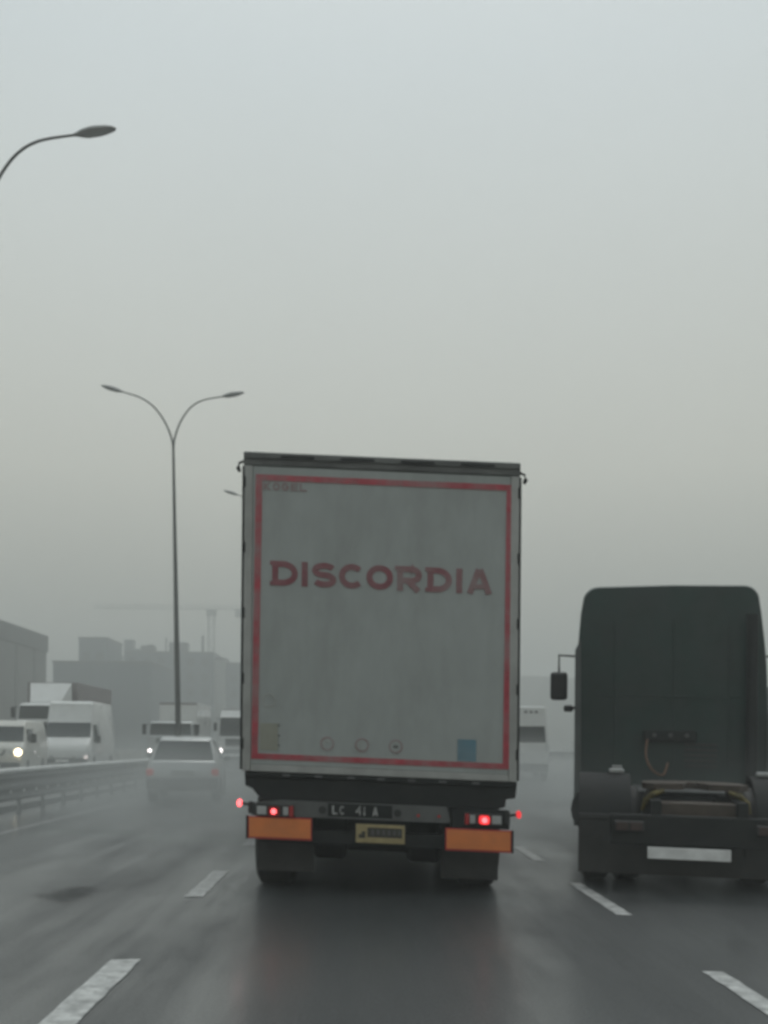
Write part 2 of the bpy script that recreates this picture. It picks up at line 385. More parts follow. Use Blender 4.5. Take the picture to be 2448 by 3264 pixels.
# guardrails along the median
def guardrail(x, z, y0, y1, label, refl):
    t = thing('guardrail', label, 'guardrail', (x, y0, z))
    ys = [y0+(y1-y0)*i/48 for i in range(49)]
    def rail(prof, name, m):
        mb = MB()
        mb.loft([[(px+bend(y), y-y0, pz) for px, pz in prof] for y in ys])
        return mb.build(name, m, t)
    rail([(-.075, .83), (.075, .83), (.085, .87), (.055, .905), (-.055, .905), (-.085, .87)], 'top_rail', M['toprail'])
    w = [(.0, .29), (.055, .31), (.075, .36), (.03, .42), (.03, .46), (.075, .52), (.075, .57), (.03, .63), (.03, .67), (.075, .73), (.055, .79), (.0, .81), (-.02, .80), (-.02, .30)]
    rail(w, 'beam', M['barrier'])
    pb = MB(); pb.bx(-.07, -.02, -.05, .05, -.2, .84)
    y = 0.4; first = None
    while y < min(y1-y0, 60):
        if first is None: o = first = pb.build('post', M['barrier'], t)
        else:
            o = first.copy(); C.objects.link(o); o.parent = t
        o.location = (bend(y0+y), y, 0); y += 1.5
    if refl:
        y = 0.2; first = None
        while y < 44:
            if first is None:
                r_ = MB(); r_.bx(.076, .094, -.03, .03, .44, .50, .006); o = first = r_.build('reflector', M['refl'], t)
            else:
                o = first.copy(); C.objects.link(o); o.parent = t
            o.location = (bend(y0+y)-.03, y, 0); y += 0.76
    return t
guardrail(-6.45, 0.0, 6.0, 150, 'grimy steel guardrail with pale top rail and row of white studs beside the left lane', True)

# ------------------------------------------------------------------ street lamps
def smooth_path(pts, n=6):
    P_ = [Vector(p) for p in pts]; out = []
    for i in range(len(P_)-1):
        p0, p1, p2, p3 = P_[max(i-1, 0)], P_[i], P_[i+1], P_[min(i+2, len(P_)-1)]
        for k in range(n):
            t = k/n
            out.append(0.5*((2*p1)+(-p0+p2)*t+(2*p0-5*p1+4*p2-p3)*t*t+(-p0+3*p1-3*p2+p3)*t**3))
    out.append(P_[-1]); return out
def lamp_post(label, loc, lean):
    t = thing('street_lamp', label, 'street lamp', loc, (0, R(lean), 0), group='twin-arm street lamps on the median')
    b = MB(); b.tube([(0, 0, -.5), (0, 0, .2), (0, 0, 1.2), (0, 0, 6), (0, 0, 13.0)], [.15, .14, .115, .095, .048], 12); b.build('pole', M['pole'], t, smooth=True)
    b = MB(); b.bx(-.22, .22, -.22, .22, .05, .14, .01); b.build('base_plate', M['pole'], t)
    for sgn, pts in ((-1, [(0, 0, 12.7), (-.06, 0, 13.15), (-.30, 0, 13.78), (-.72, 0, 14.38), (-1.25, 0, 14.76), (-1.95, 0, 15.0)]),
                     (1, [(0, 0, 12.7), (.06, 0, 13.15), (.28, 0, 13.76), (.66, 0, 14.30), (1.15, 0, 14.60), (1.95, 0, 14.74)])):
        pp = smooth_path(pts); n = len(pp)
        b = MB(); b.tube(pp, [.042-.016*i/n for i in range(n)], 8); b.build('arm', M['pole'], t, smooth=True)
        d = (pp[-1]-pp[-3]).normalized(); d.z = d.z*0.8+0.05
        a = pp[-1]; h = MB(); rings = []
        for s_, w, hh in ((-.08, .035, .035), (0, .06, .05), (.12, .12, .09), (.35, .16, .11), (.62, .14, .085), (.78, .09, .05), (.84, .03, .02)):
            c = a+d*s_
            rings.append([c+Vector((0, w*math.cos(q), hh*math.sin(q)*(1.0 if math.sin(q) > 0 else .55))) for q in [2*math.pi*k/14 for k in range(14)]])
        h.loft(rings); hd = h.build('lamp_head', M['lamp'], t, smooth=True)
        gl = MB(); rings = []
        for s_, w in ((.14, .05), (.25, .11), (.5, .11), (.66, .06)):
            c = a+d*s_
            rings.append([c+Vector((0, w*math.cos(q), -.045+.03*math.sin(q))) for q in [2*math.pi*k/10 for k in range(10)]])
        gl.loft(rings); gl.build('lamp_glass', M['lampglass'], hd, smooth=True)
    return t
lamp_post('street lamp leaning out of the top left corner, only its right arm in view', (-8.03, 22, -0.43), 0)
lamp_post('tall twin-armed street lamp standing whole between silver car and white oncoming van', (-6.88, 40, 0.0), -1.5)
lamp_post('street lamp behind the lorry, only its left lamp head showing beside the roof edge', (-4.62, 56, -0.19), 0)

# ------------------------------------------------------------------ wheels
def tyre_profile(r, w):
    return [(-w/2, r*.55), (-w/2, r*.86), (-w/2+.03, r*.97), (-w/2+.06, r), (w/2-.06, r), (w/2-.03, r*.97), (w/2, r*.86), (w/2, r*.55)]
def wheel(parent, x, y, r, w, side, seg=28, tread=True):
    b = MB(); b.lathe_x(x, y, r, tyre_profile(r, w), seg)
    if tread:
        for gx in (-.25, 0, .25):
            b.lathe_x(x+gx*w, y, r, [(-.004*w*4-.004, r*1.004), (.004*w*4+.004, r*1.004)], seg)
    t = b.build('wheel', M['black'], parent, smooth=True)
    b = MB(); b.lathe_x(x+side*(w/2-.05), y, r, [(-.02, r*.15), (-.02, r*.56), (.02, r*.58), (.03, r*.5), (.0, r*.35), (.03, r*.2), (.03, r*.02)], 20)
    b.build('rim', M['rim'], t, smooth=True)
    return t

# ------------------------------------------------------------------ the lorry trailer in front
K = 0.0337                                     # the whole superstructure sits down on its right-hand springs
tr = thing('lorry_trailer', 'tall grey lorry trailer seen from behind with red border and maroon DISCORDIA lettering', 'lorry trailer', (0.205, 9.5, 0))
def tp(mb, name, m, parent=tr, smooth=False): return mb.build(name, M[m], parent, rack=K, smooth=smooth)
LT = 13.4
b = MB(); b.bx(-1.255, 1.255, 0.06, LT, 1.13, 4.0, .01); tp(b, 'cargo_box', 'curtain')
b = MB(); b.bx(-1.272, 1.272, -0.012, .05, 3.925, 4.05, .012); b.bx(-1.262, 1.262, -.03, -.0125, 3.985, 4.035, .006); hdr = tp(b, 'roof_header', 'header')
for k in range(4):
    b = MB(); b.bx(-.93+k*.55, -.62+k*.55, -.036, -.0305, 3.995, 4.02, .003); tp(b, 'header_cap', 'chassis', hdr)
for sx_ in (-1, 1):
    b = MB(); b.bx(sx_*1.262, sx_*1.185, -.01, .055, 1.12, 3.924, .008); fr = tp(b, 'corner_post', 'frame')
    for k in range(5):
        b = MB(); zz = 1.32+k*.6
        b.bx(sx_*1.277, sx_*1.25, -.022, .03, zz, zz+.10, .006); tp(b, 'hinge', 'chassis', fr)
    b = MB(); b.bx(sx_*1.283, sx_*1.264, .0, .2, 1.13, 3.92, .004); tp(b, 'side_seal', 'chassis')
    b = MB(); b.tube([(sx_*1.27, .04, 3.97), (sx_*1.315, .03, 3.95), (sx_*1.325, .03, 3.905), (sx_*1.31, .03, 3.87)], [.012, .012, .02, .014], 8)
    tp(b, 'marker_stalk', 'chassis')
b = MB(); b.bx(-1.183, 1.183, -.01, .05, 1.12, 1.185, .006); tp(b, 'door_sill', 'frame')
b = MB(); b.bx(-1.183, 1.183, .0, .055, 1.188, 3.922, .004); tp(b, 'rear_door', 'panel')
# the broken red border
b = MB(); b.bx(-1.158, 1.205, -.006, -.0005, 3.79, 3.845); tp(b, 'border_stripe', 'red')
b = MB(); b.bx(-1.178, 1.19, -.006, -.0005, 1.232, 1.285); tp(b, 'border_stripe', 'red')
for x0, x1, x2, x3 in ((-1.158, -1.098, -1.178, -1.118), (1.145, 1.205, 1.132, 1.192)):
    b = MB(); b.prism([(x2, 1.2855), (x3, 1.2855), (x1, 3.7895), (x0, 3.7895)], 'y', -.006, -.0005); tp(b, 'border_stripe', 'red')
# lettering
def arc(cx, cz, rx, rz, a0, a1, n=18): return [(cx+rx*math.cos(R(a0+(a1-a0)*i/n)), cz+rz*math.sin(R(a0+(a1-a0)*i/n))) for i in range(n+1)]
def letter(ch, x0, x1, z0, z1, w, par, m, y=-.006, t=.005):
    b = MB(); h = w/2; xl, xr, zb, zt = x0+h, x1-h, z0+h, z1-h; zm = (zb+zt)/2; xm = (xl+xr)/2
    def st(p, ww=w, closed=False, dy=0.0): b.stroke(p, ww, y-dy, y-dy+t, closed)
    if ch == 'I': st([((x0+x1)/2, z0), ((x0+x1)/2, z1)])
    elif ch == 'D':
        rx = (xr-xl)*.62
        st([(xl, zb), (xl, zt)]+arc(xr-rx, (zt+zb)/2, rx, (zt-zb)/2, 90, -90), closed=True)
        st([(x0-.02, zt+.3*h), (xl, zt+.3*h)], w*.7, dy=.001); st([(x0-.02, zb-.3*h), (xl, zb-.3*h)], w*.7, dy=.001)
    elif ch == 'O': st(arc(xm, zm, (xr-xl)/2, (zt-zb)/2, 0, 345, 23), closed=True)
    elif ch == 'C': st(arc(xm, zm, (xr-xl)/2, (zt-zb)/2, 42, 318, 24))
    elif ch == 'G': st(arc(xm, zm, (xr-xl)/2, (zt-zb)/2, 42, 340, 24)+[(xr, zm), (xm, zm)])
    elif ch == 'S':
        q = (zt-zb)/4
        st(arc(xm, zt-q, (xr-xl)/2, q, 25, 90, 6)[:-1]+arc(xm, zt-q, (xr-xl)/2, q, 90, 255, 12)+arc(xm, zb+q, (xr-xl)/2, q, 75, -90, 12)+arc(xm, zb+q, (xr-xl)/2, q, -90, -155, 6)[1:])
    elif ch == 'R':
        zz = z0+(z1-z0)*.42; rr = (zt-zz)/2
        st([(xl, z0), (xl, z1)]); st([(x0-.02, zt+.3*h), (xl, zt+.3*h)], w*.7, dy=.003)
        st([(xl, zt), (xr-rr*1.3, zt)]+arc(xr-rr*1.3, zt-rr, rr*1.3, rr, 90, -90, 12)+[(xl, zz)], dy=.001)
        st([(xm-.1*(xr-xl), zz), (xr-.02*(xr-xl), z0)], dy=.002)
    elif ch == 'A':
        st([(x0+h*1.05, z0), (xm-h*.2, z1)]); st([(x1-h*1.05, z0), (xm+h*.2, z1)], dy=.001)
        st([(x0+(x1-x0)*.24, z0+(z1-z0)*.30), (x1-(x1-x0)*.24, z0+(z1-z0)*.30)], w*.8, dy=.002)
    elif ch == 'L': st([(xl, z1), (xl, z0+h), (x1, z0+h)])
    elif ch == 'K':
        st([(xl, z0), (xl, z1)]); st([(xr, z1), (xl+h, zm), (xr, z0)], dy=.001)
    elif ch == 'E':
        st([(x1, zt), (xl, zt), (xl, zb), (x1, zb)]); st([(xl, zm), (x1-.1*(x1-x0), zm)], dy=.001)
    elif ch == '4':
        st([(xr-.1*(xr-xl), z0), (xr-.1*(xr-xl), z1), (xl, zm-.1*(z1-z0)), (x1, zm-.1*(z1-z0))])
    elif ch == '1': st([((x0+x1)/2, z0), ((x0+x1)/2, z1)])
    return tp(b, 'letter', m, par)
for ch, x0, x1 in (('D', -1.0, -.765), ('I', -.735, -.668), ('S', -.635, -.41), ('C', -.388, -.148), ('O', -.136, .11), ('R', .146, .374), ('D', .425, .65), ('I', .683, .752), ('A', .785, 1.02)):
    letter(ch, x0, x1, 2.832, 3.058, .055, tr, 'letter' if x0 < .1 else 'fadedletter')
lx_ = -1.085
for ch in 'KOGEL':
    letter(ch, lx_, lx_+.065, 3.705, 3.775, .014, tr, 'redsticker'); lx_ += .083
# stickers along the bottom of the doors
def sticker(name, m, x0, x1, z0, z1):
    b = MB(); b.bx(x0, x1, -.005, -.0005, z0, z1); return tp(b, name, m)
b = MB(); b.stroke(arc(-1.02, 1.775, .058, .058, 0, 348, 29), .010, -.006, -.0005, closed=True); tp(b, 'ring_sticker', 'palesticker')
ys_ = sticker('ochre_sticker', 'yellowsticker', -1.10, -.935, 1.315, 1.565)
for zz in (1.36, 1.45, 1.545):
    b = MB(); b.bx(-.932, -.918, -.012, -.0005, zz, zz+.014); tp(b, 'rivet', 'ink2')
for cx_, tx_ in ((-.481, 'a'), (-.162, 'b'), (.148, 'c')):
    b = MB(); b.disc_y(cx_, 1.40, -.004, -.0005, .062, 24); s0 = tp(b, 'speed_sticker', 'panel')
    b = MB(); b.stroke(arc(cx_, 1.40, .057, .057, 0, 345, 23), .012, -.007, -.0041, closed=True); tp(b, 'ring', 'redsticker', s0)
    b = MB()
    if tx_ == 'a': b.stroke([(cx_-.032, 1.375), (cx_-.022, 1.425)], .012, -.0065, -.0041); b.stroke([(cx_-.005, 1.43), (cx_+.022, 1.415)], .015, -.0065, -.0041)
    elif tx_ == 'b': b.stroke(arc(cx_, 1.40, .022, .028, 60, 290, 12), .010, -.0065, -.0041)
    else: b.bx(cx_-.022, cx_+.02, -.0065, -.0041, 1.385, 1.41)
    tp(b, 'numeral', 'ink2' if tx_ == 'c' else 'palesticker', s0)
sticker('blue_sticker', 'bluesticker', .715, .885, 1.292, 1.492)
# rear under the floor
b = MB(); b.prism([(-1.24, 1.116), (1.27, 1.116), (1.255, .97), (1.17, .955), (1.16, .885), (1.09, .86), (-1.05, .86), (-1.12, .90), (-1.17, .96), (-1.235, .985)], 'y', .03, .22); tp(b, 'rear_crossmember', 'chassis')
b = MB(); b.bx(-1.22, 1.22, -.0, .029, 1.075, 1.115, .006); sill = tp(b, 'dock_buffer', 'chassis')
for k in range(7):
    b = MB(); xx = -.88+k*.29+random.uniform(-.03, .03); b.bx(xx, xx+.07, -.012, -.0005, 1.083, 1.105, .003); tp(b, 'latch', 'bumper', sill)
b = MB(); b.prism([(-1.17, .715), (-1.15, .83), (-.9, .865), (.62, .865), (.66, .73), (.6, .715)], 'y', .0, .09); bump = tp(b, 'light_bar', 'bumper')
b = MB(); b.bx(.665, 1.2, .0, .09, .68, .855, .01); tp(b, 'lamp_housing', 'chassis')
b = MB(); b.bx(-.47, .12, -.008, -.0005, .735, .855, .004); pl = tp(b, 'name_strip', 'chassis')
for ch, x0 in (('L', -.43), ('C', -.365), ('4', -.215), ('I', -.15), ('A', -.06)):
    letter(ch, x0, x0+(.05 if ch != 'I' else .03), .755, .835, .015, pl, 'whiteletter', y=-.014)
for xx in (-.52, .17):
    b = MB(); b.disc_y(xx, .79, -.02, -.0005, .035, 16); tp(b, 'bolt_head', 'black', bump)
for xx in (.36, .55):
    b = MB(); b.disc_y(xx, .775, -.008, -.0005, .014, 12); tp(b, 'red_reflector', 'redrefl', bump)
# lamp clusters
for sx_ in (-1, 1):
    zc = .765
    b = MB(); b.bx(sx_*.78, sx_*1.13, -.03, -.0005, zc-.055, zc+.06, .012); hou = tp(b, 'tail_lamp', 'black')
    b = MB(); b.bx(sx_*.915, sx_*1.01, -.042, -.0305, zc-.042, zc+.038, .02); tp(b, 'lens', 'taillit' if sx_ > 0 else 'taildim', hou)
    b = MB(); b.disc_y(sx_*.965, zc-.005, -.05, -.0425, .026, 16); tp(b, 'bulb', 'tailhot', hou)
    b = MB(); b.bx(sx_*.785, sx_*.825, -.042, -.0305, zc-.05, zc+.05, .008); tp(b, 'lens', 'taildim', hou)
    b = MB(); b.bx(sx_*.83, sx_*.88, -.042, -.0305, zc-.04, zc+.04, .008); tp(b, 'reversing_lens', 'clear', hou)
    b = MB(); b.bx(sx_*1.03, sx_*1.12, -.042, -.0305, zc-.04, zc+.04, .008); tp(b, 'indicator_lens', 'clear', hou)
    b = MB(); b.tube([(sx_*1.13, .03, .80), (sx_*1.26, .0, .82)], .013, 8); b.bx(sx_*1.15, sx_*1.20, -.03, .03, .73, .84, .01); stk = tp(b, 'marker_arm', 'black')
    b = MB(); b.disc_y(sx_*1.283, .822, -.02, .04, .022, 12, .036); tp(b, 'marker_lamp', 'tailhot' if sx_ < 0 else 'taillit', stk)
# orange plates
for x0, x1, z0, z1 in ((-1.19, -.628, .51, .70), (.622, 1.205, .475, .665)):
    b = MB(); b.bx(x0-.012, x1+.012, -.012, .0, z0-.008, z1+.008, .004); bp_ = tp(b, 'marking_plate', 'redrefl')
    b = MB(); b.bx(x0, x1, -.018, -.0125, z0+.010, z1-.004, .002); tp(b, 'orange_face', 'orange', bp_)
    b = MB(); xo = x0-.03 if x0 < 0 else x1+.014; b.bx(xo, xo+.016, -.02, .03, z0-.01, z1+.01, .003); tp(b, 'plate_bracket', 'chassis', bp_)
# number plate
b = MB(); b.bx(-.225, .25, -.012, .02, .495, .69, .006); np_ = tp(b, 'number_plate', 'chassis')
b = MB(); b.bx(-.212, .237, -.017, -.0125, .507, .678, .004); tp(b, 'plate_face', 'plate', np_)
b = MB(); b.bx(-.105, .212, -.020, -.0175, .56, .648); tp(b, 'dark_field', 'ink', np_)
b = MB(); b.bx(-.185, -.125, -.020, -.0175, .55, .585); b.bx(-.16, -.125, -.0205, -.0175, .586, .61); tp(b, 'mark', 'ink', np_)
for xx in (-.07, -.02, .03, .08, .13, .175):
    b = MB(); b.bx(xx, xx+.026, -.022, -.0205, .575+random.uniform(-.005, .01), .63, .002); tp(b, 'numeral', 'ink2', np_)
# underrun beam, mud flaps, axles and wheels
b = MB(); b.bx(-1.10, 1.10, .06, .16, .47, .60, .01); tp(b, 'underrun_bar', 'chassis')
for sx_ in (-1, 1):
    b = MB(); b.bx(sx_*.60, sx_*1.14, .32, .34, .17, .86, .006); tp(b, 'mud_flap', 'black')
    b = MB(); b.bx(sx_*.40, sx_*.50, .2, LT-1, .86, 1.12); tp(b, 'chassis_rail', 'chassis')
for sx_ in (-1, 1):
    b = MB(); b.bx(sx_*.30, sx_*.62, .75, 3.9, .26, .84, .04); tp(b, 'shade_beam', 'chassis')  # dark boxes added to fill the road shadow between the wheels
b = MB(); b.tube([(-.3, .7, .56), (.3, .7, .56)], .20, 16); tp(b, 'shade_tank', 'chassis', smooth=True)  # dark drum added to close the shadowed gap in the middle
for ay in (1.0, 2.31, 3.62):
    b = MB(); b.tube([(-1.0, ay, .5), (1.0, ay, .5)], .07, 10); b.build('axle', M['chassis'], tr)
    for sx_ in (-1, 1): wheel(tr, sx_*1.0, ay, .49, .385, sx_)
# the lorry's own tractor unit, hidden ahead of its trailer, carries the front
b = MB(); b.bx(-1.2, 1.2, LT+.5, LT+2.7, .6, 3.7, .1); b.build('tractor_cab', M['curtain'], tr)
for sx_ in (-1, 1): wheel(tr, sx_*1.0, LT+1.6, .5, .34, sx_); wheel(tr, sx_*.95, LT-1.3, .5, .6, sx_)

# ------------------------------------------------------------------ vehicle bodies
def ring(y, zb, zt, wb, wm, wt_, zm, r=.06):
    """body section: bottom, belt line and top half widths, corners rounded"""
    zm = min(zm, zt-.04)
    if zm <= zb: zm = (zb+zt)/2
    half = []
    def corner(a, p, c, n=4):
        a, p, c = Vector(a), Vector(p), Vector(c)
        ra = min(r, (a-p).length*.45, (c-p).length*.45)
        s_ = p+(a-p).normalized()*ra; e_ = p+(c-p).normalized()*ra
        return [((1-t)**2*s_+2*t*(1-t)*p+t*t*e_) for t in [i/n for i in range(n+1)]]
    B, Mi, T = (wb, zb), (wm, zm), (wt_, zt)
    half += corner((0, zb), B, Mi)+[Vector(Mi)]+corner(Mi, T, (0, zt))
    pts = [(p.x, y, p.y) for p in half]+[(-p.x, y, p.y) for p in half[::-1]]
    return pts
def body(secs, name, m, parent, r=.07):
    b = MB(); b.loft([ring(*s_, r=r) for s_ in secs]); return b.build(name, m, parent, smooth=True)

def van(label, loc, rz, W, H, Lg, paint, head, group=None, name='delivery_van', head_z=.72, rear=True):
    t = thing(name, label, 'van', loc, (0, 0, rz), group)
    w = W/2; hi = H > 2.4
    wz0, wz1 = (1.36, 1.98) if hi else (1.17, 1.68)
    secs = [(0, .46, .80, w*.80, w*.82, w*.78, .7), (.07, .36, .98, w*.92, w*.93, w*.88, .85), (.28, .33, wz0-.22, w*.97, w*.98, w*.92, .9),
            (.62, .33, wz0-.05, w*.98, w, w*.90, 1.0), (.72, .33, wz0, w*.98, w, w*.89, 1.05)]
    wy1 = 1.30 if hi else 1.15
    secs += [(wy1, .33, wz1, w*.98, w, w*.82, 1.12)]
    if hi: secs += [(wy1+.18, .33, H-.10, w*.98, w, w*.80, 1.15), (wy1+.42, .33, H, w*.98, w, w*.81, 1.15)]
    else: secs += [(wy1+.25, .33, H-.02, w*.98, w, w*.82, 1.15), (wy1+.9, .33, H, w*.98, w, w*.83, 1.15)]
    secs += [(Lg-.15, .33, H, w*.98, w, w*.84, 1.15), (Lg, .36, H-.06, w*.95, w*.98, w*.82, 1.15)]
    body(secs, 'body', M[paint], t)
    f = .012
    b = MB(); b.slab([(-w*.88, .73, wz0+.015), (w*.88, .73, wz0+.015), (w*.81, wy1-.01, wz1-.015), (-w*.81, wy1-.01, wz1-.015)], f); b.build('windscreen', M['glass'], t)
    for s_ in (-1, 1):
        q = [(s_*w*.985, 1.02, 1.18), (s_*w*.985, 1.95, 1.18), (s_*w*(.90 if hi else .89), 1.95, wz1-.08), (s_*w*(.90 if hi else .89), wy1+.05, wz1-.08)]
        b = MB(); b.slab(q if s_ > 0 else [q[0], q[3], q[2], q[1]], .03); b.build('side_window', M['glass'], t)
        b = MB(); b.box((s_*(w+.14), .95, 1.30), (.20, .12, .30), .04); b.bx(s_*(w-.08), s_*(w+.06), .93, .97, 1.26, 1.30); b.build('wing_mirror', M['black'], t)
        b = MB(); b.box((s_*w*.74, .07, head_z), (w*.34, .18, .20), .05); hl = b.build('headlight', M['headoff'], t)
        if head:
            b = MB(); b.disc_y(s_*w*.86, head_z, -.05, -.021, head[1], 18); b.build('beam_lens', M[head[0]], hl)
        if rear:
            b = MB(); b.bx(s_*.03, s_*w*.74, Lg-.02, Lg+.012, 1.2, min(H-.35, 1.85), .02); b.build('rear_window', M['glass'], t)
            b = MB(); b.bx(s_*w*.84, s_*w*.95, Lg-.02, Lg+.015, .75, 1.15, .015); b.build('tail_light', M['taildim'], t)
        wheel(t, s_*(w-.12), .95, .34, .22, s_, 20, False); wheel(t, s_*(w-.12), Lg-1.05, .34, .22, s_, 20, False)
    b = MB(); b.bx(-w*.9, w*.9, -.06, .1, .33, .54, .05); b.build('bumper', M['black'], t)
    b = MB(); gz = head_z-.06
    b.prism([(-w*.44, gz+.12), (-w*.36, gz-.04), (w*.36, gz-.04), (w*.44, gz+.12), (w*.40, gz+.13), (w*.33, gz+.0), (-w*.33, gz+.0), (-w*.40, gz+.13)], 'y', -.02, .05); b.build('grille', M['black'], t)
    b = MB(); b.bx(-.26, .26, -.075, -.06, .38, .48, .005); b.build('number_plate', M['refl'], t)
    return t

def lorry(label, loc, rz, W, cabH, boxH, Lg, paint, boxm, head, ws, hz, boxW=None, deflector=False, group=None):
    t = thing('box_lorry', label, 'lorry', loc, (0, 0, rz), group)
    w = W/2; bw = (boxW or W)/2
    body([(0, .50, ws[0]-.05, w*.93, w*.95, w*.92, 1.0), (.05, .48, ws[0], w*.97, w*.98, w*.95, 1.0), (.14, .48, ws[1], w*.98, w, w*.90, 1.4), (.22, .48, ws[1]+.06, w*.98, w, w*.88, 1.4),
          (.5, .48, cabH, w*.98, w, w*.88, 1.4), (1.85, .48, cabH, w*.98, w, w*.9, 1.4), (1.95, .5, cabH-.05, w*.96, w*.98, w*.88, 1.4)], 'cab', M[paint], t)
    b = MB(); b.slab([(-w*.90, .06, ws[0]+.03), (w*.90, .06, ws[0]+.03), (w*.86, .145, ws[1]-.02), (-w*.86, .145, ws[1]-.02)], .02); b.build('windscreen', M['glass'], t)
    b = MB(); b.bx(-w*.98, w*.98, -.08, .2, .42, .82, .06); b.build('bumper', M['bumper'], t)
    b = MB(); b.bx(-w*.6, w*.6, -.03, .03, ws[0]-.55, ws[0]-.12, .02); b.build('grille', M['black'], t)
    for s_ in (-1, 1):
        b = MB(); b.box((s_*(w+.16), .12, (ws[0]+ws[1])/2), (.18, .12, .5), .03); b.bx(s_*(w-.06), s_*(w+.1), .11, .14, ws[1]-.1, ws[1]-.07); b.build('wing_mirror', M['black'], t)
        b = MB(); b.box((s_*w*.82, -.04, hz), (.30, .12, .20), .04); hl = b.build('headlight', M['headoff'], t)
        if head:
            hm = head[0] if s_ < 0 else head[1]
            b = MB(); b.disc_y(s_*w*.86, hz, -.125, -.11, head[2], 18); b.build('beam_lens', M[hm], hl)
        q = [(s_*w, .35, ws[0]+.02), (s_*w, 1.3, ws[0]+.02), (s_*w*.93, 1.3, ws[1]-.05), (s_*w*.93, .4, ws[1]-.05)]
        b = MB(); b.slab(q if s_ > 0 else [q[0], q[3], q[2], q[1]], .025); b.build('side_window', M['glass'], t)
        wheel(t, s_*(w-.16), .95, .44, .28, s_, 22, False); wheel(t, s_*(w-.2), Lg-1.6, .44, .4, s_, 22, False)
        b = MB(); b.bx(s_*.32, s_*.42, 1.2, Lg-.1, .62, .84); b.build('chassis_rail', M['chassis'], t)
    b = MB(); b.bx(-bw, bw, 2.1, Lg, .95, boxH, .03); bo = b.build('cargo_box', M[boxm], t)
    b = MB(); b.bx(-bw-.004, bw+.004, 2.09, 2.15, boxH-.09, boxH+.004, .01); b.build('box_edge', M['boxgrey'], bo)
    if deflector:
        dz = boxH-.05
        b = MB(); b.loft([[(-w*.66, .75, cabH+.02), (w*.66, .75, cabH+.02), (w*.62, .80, cabH+.1), (-w*.62, .80, cabH+.1)],
                          [(-w*.9, 1.75, cabH-.02), (w*.9, 1.75, cabH-.02), (w*.88, 1.75, dz), (-w*.88, 1.75, dz)]]); b.build('air_deflector', M[paint], t)
    b = MB(); b.bx(-bw*.95, bw*.95, Lg-.12, Lg, .45, .62, .01); b.build('rear_bumper', M['chassis'], t)
    return t

# silver car ahead in the left lane
car = thing('silver_car', 'silver car ahead in left lane half lost in road spray', 'car', (-4.0, 23.7, 0), (0, 0, R(5)))
w = .84
body([(0, .42, .66, w*.86, w*.90, w*.84, .6), (.05, .32, .80, w*.94, w*.97, w*.90, .62), (.12, .28, .95, w*.96, w, w*.88, .7), (.22, .28, 1.0, w*.97, w, w*.86, .8), (.55, .28, 1.31, w*.97, w, w*.74, .95),
      (.72, .28, 1.485, w*.97, w, w*.70, .97), (1.2, .28, 1.55, w*.97, w, w*.70, .98), (2.3, .28, 1.53, w*.97, w, w*.69, .98), (3.2, .28, 1.04, w*.97, w, w*.84, .95), (4.0, .3, .86, w*.95, w*.97, w*.82, .75), (4.3, .42, .68, w*.85, w*.88, w*.75, .6)], 'body', M['silver'], car)
b = MB(); b.slab([(-w*.82, .23, 1.01), (w*.82, .23, 1.01), (w*.70, .66, 1.44), (-w*.70, .66, 1.44)], .012); b.build('rear_window', M['glass'], car)
b = MB(); b.bx(-w*.96, w*.96, -.07, .1, .34, .60, .06); b.build('bumper', M['bumper'], car)
b = MB(); b.bx(-.26, .26, -.03, .03, .66, .77, .006); b.build('number_plate', M['palesticker'], car)
for s_ in (-1, 1):
    b = MB(); b.box((s_*w*.88, .06, .72), (.17, .16, .16), .04); b.build('tail_light', M['carlamp'], car)
    b = MB(); b.box((s_*(w+.08), 2.75, 1.02), (.18, .1, .14), .03); b.build('wing_mirror', M['silver'], car)
    q = [(s_*w*.96, 1.0, 1.02), (s_*w*.96, 2.7, 1.02), (s_*w*.74, 2.3, 1.46), (s_*w*.74, 1.0, 1.46)]
    b = MB(); b.slab(q if s_ > 0 else [q[0], q[3], q[2], q[1]], .015); b.build('side_window', M['glass'], car)
    for yy in (.8, 3.45): wheel(car, s_*(w-.1), yy, .32, .21, s_, 20, False)

# oncoming traffic (its roadway lies 0.2 m higher)
van('white van with one bright headlight at left edge of picture, behind the guardrail', (-11.30, 32, .2), R(7), 1.84, 1.88, 4.6, 'creamcar', ('headwarm', .115), 'oncoming vehicles', head_z=.86, rear=False)
van('tall white high-roofed van with broad windscreen, right of the leftmost van', (-11.68, 41, .2), R(3.5), 2.14, 2.86, 5.8, 'whitecar', ('headdim', .075), 'oncoming vehicles', head_z=.58, rear=False)
lorry('pale box lorry with air deflector above its cab, behind the high-roofed van', (-15.05, 49, .2), 0, 2.3, 3.02, 4.1, 9.0, 'whitecar', 'boxgrey', None, (2.22, 2.9), .95, 2.5, True, 'oncoming vehicles')
lorry('hazy white box lorry with lit headlight, right behind the whole lamp post', (-8.86, 49, .2), 0, 2.2, 2.2, 3.15, 7.0, 'silver', 'whitecar', ('headwhite', 'headoff', .085), (1.5, 2.12), .80, 1.85, False, 'oncoming vehicles')
lorry('far white lorry with bright headlights half hidden by the trailer\'s left edge', (-7.0, 60, .2), 0, 2.2, 3.1, 3.2, 7.5, 'whitecar', 'whitecar', ('headwhite', 'headdim', .15), (1.55, 2.68), .72, 2.25, False, 'oncoming vehicles')

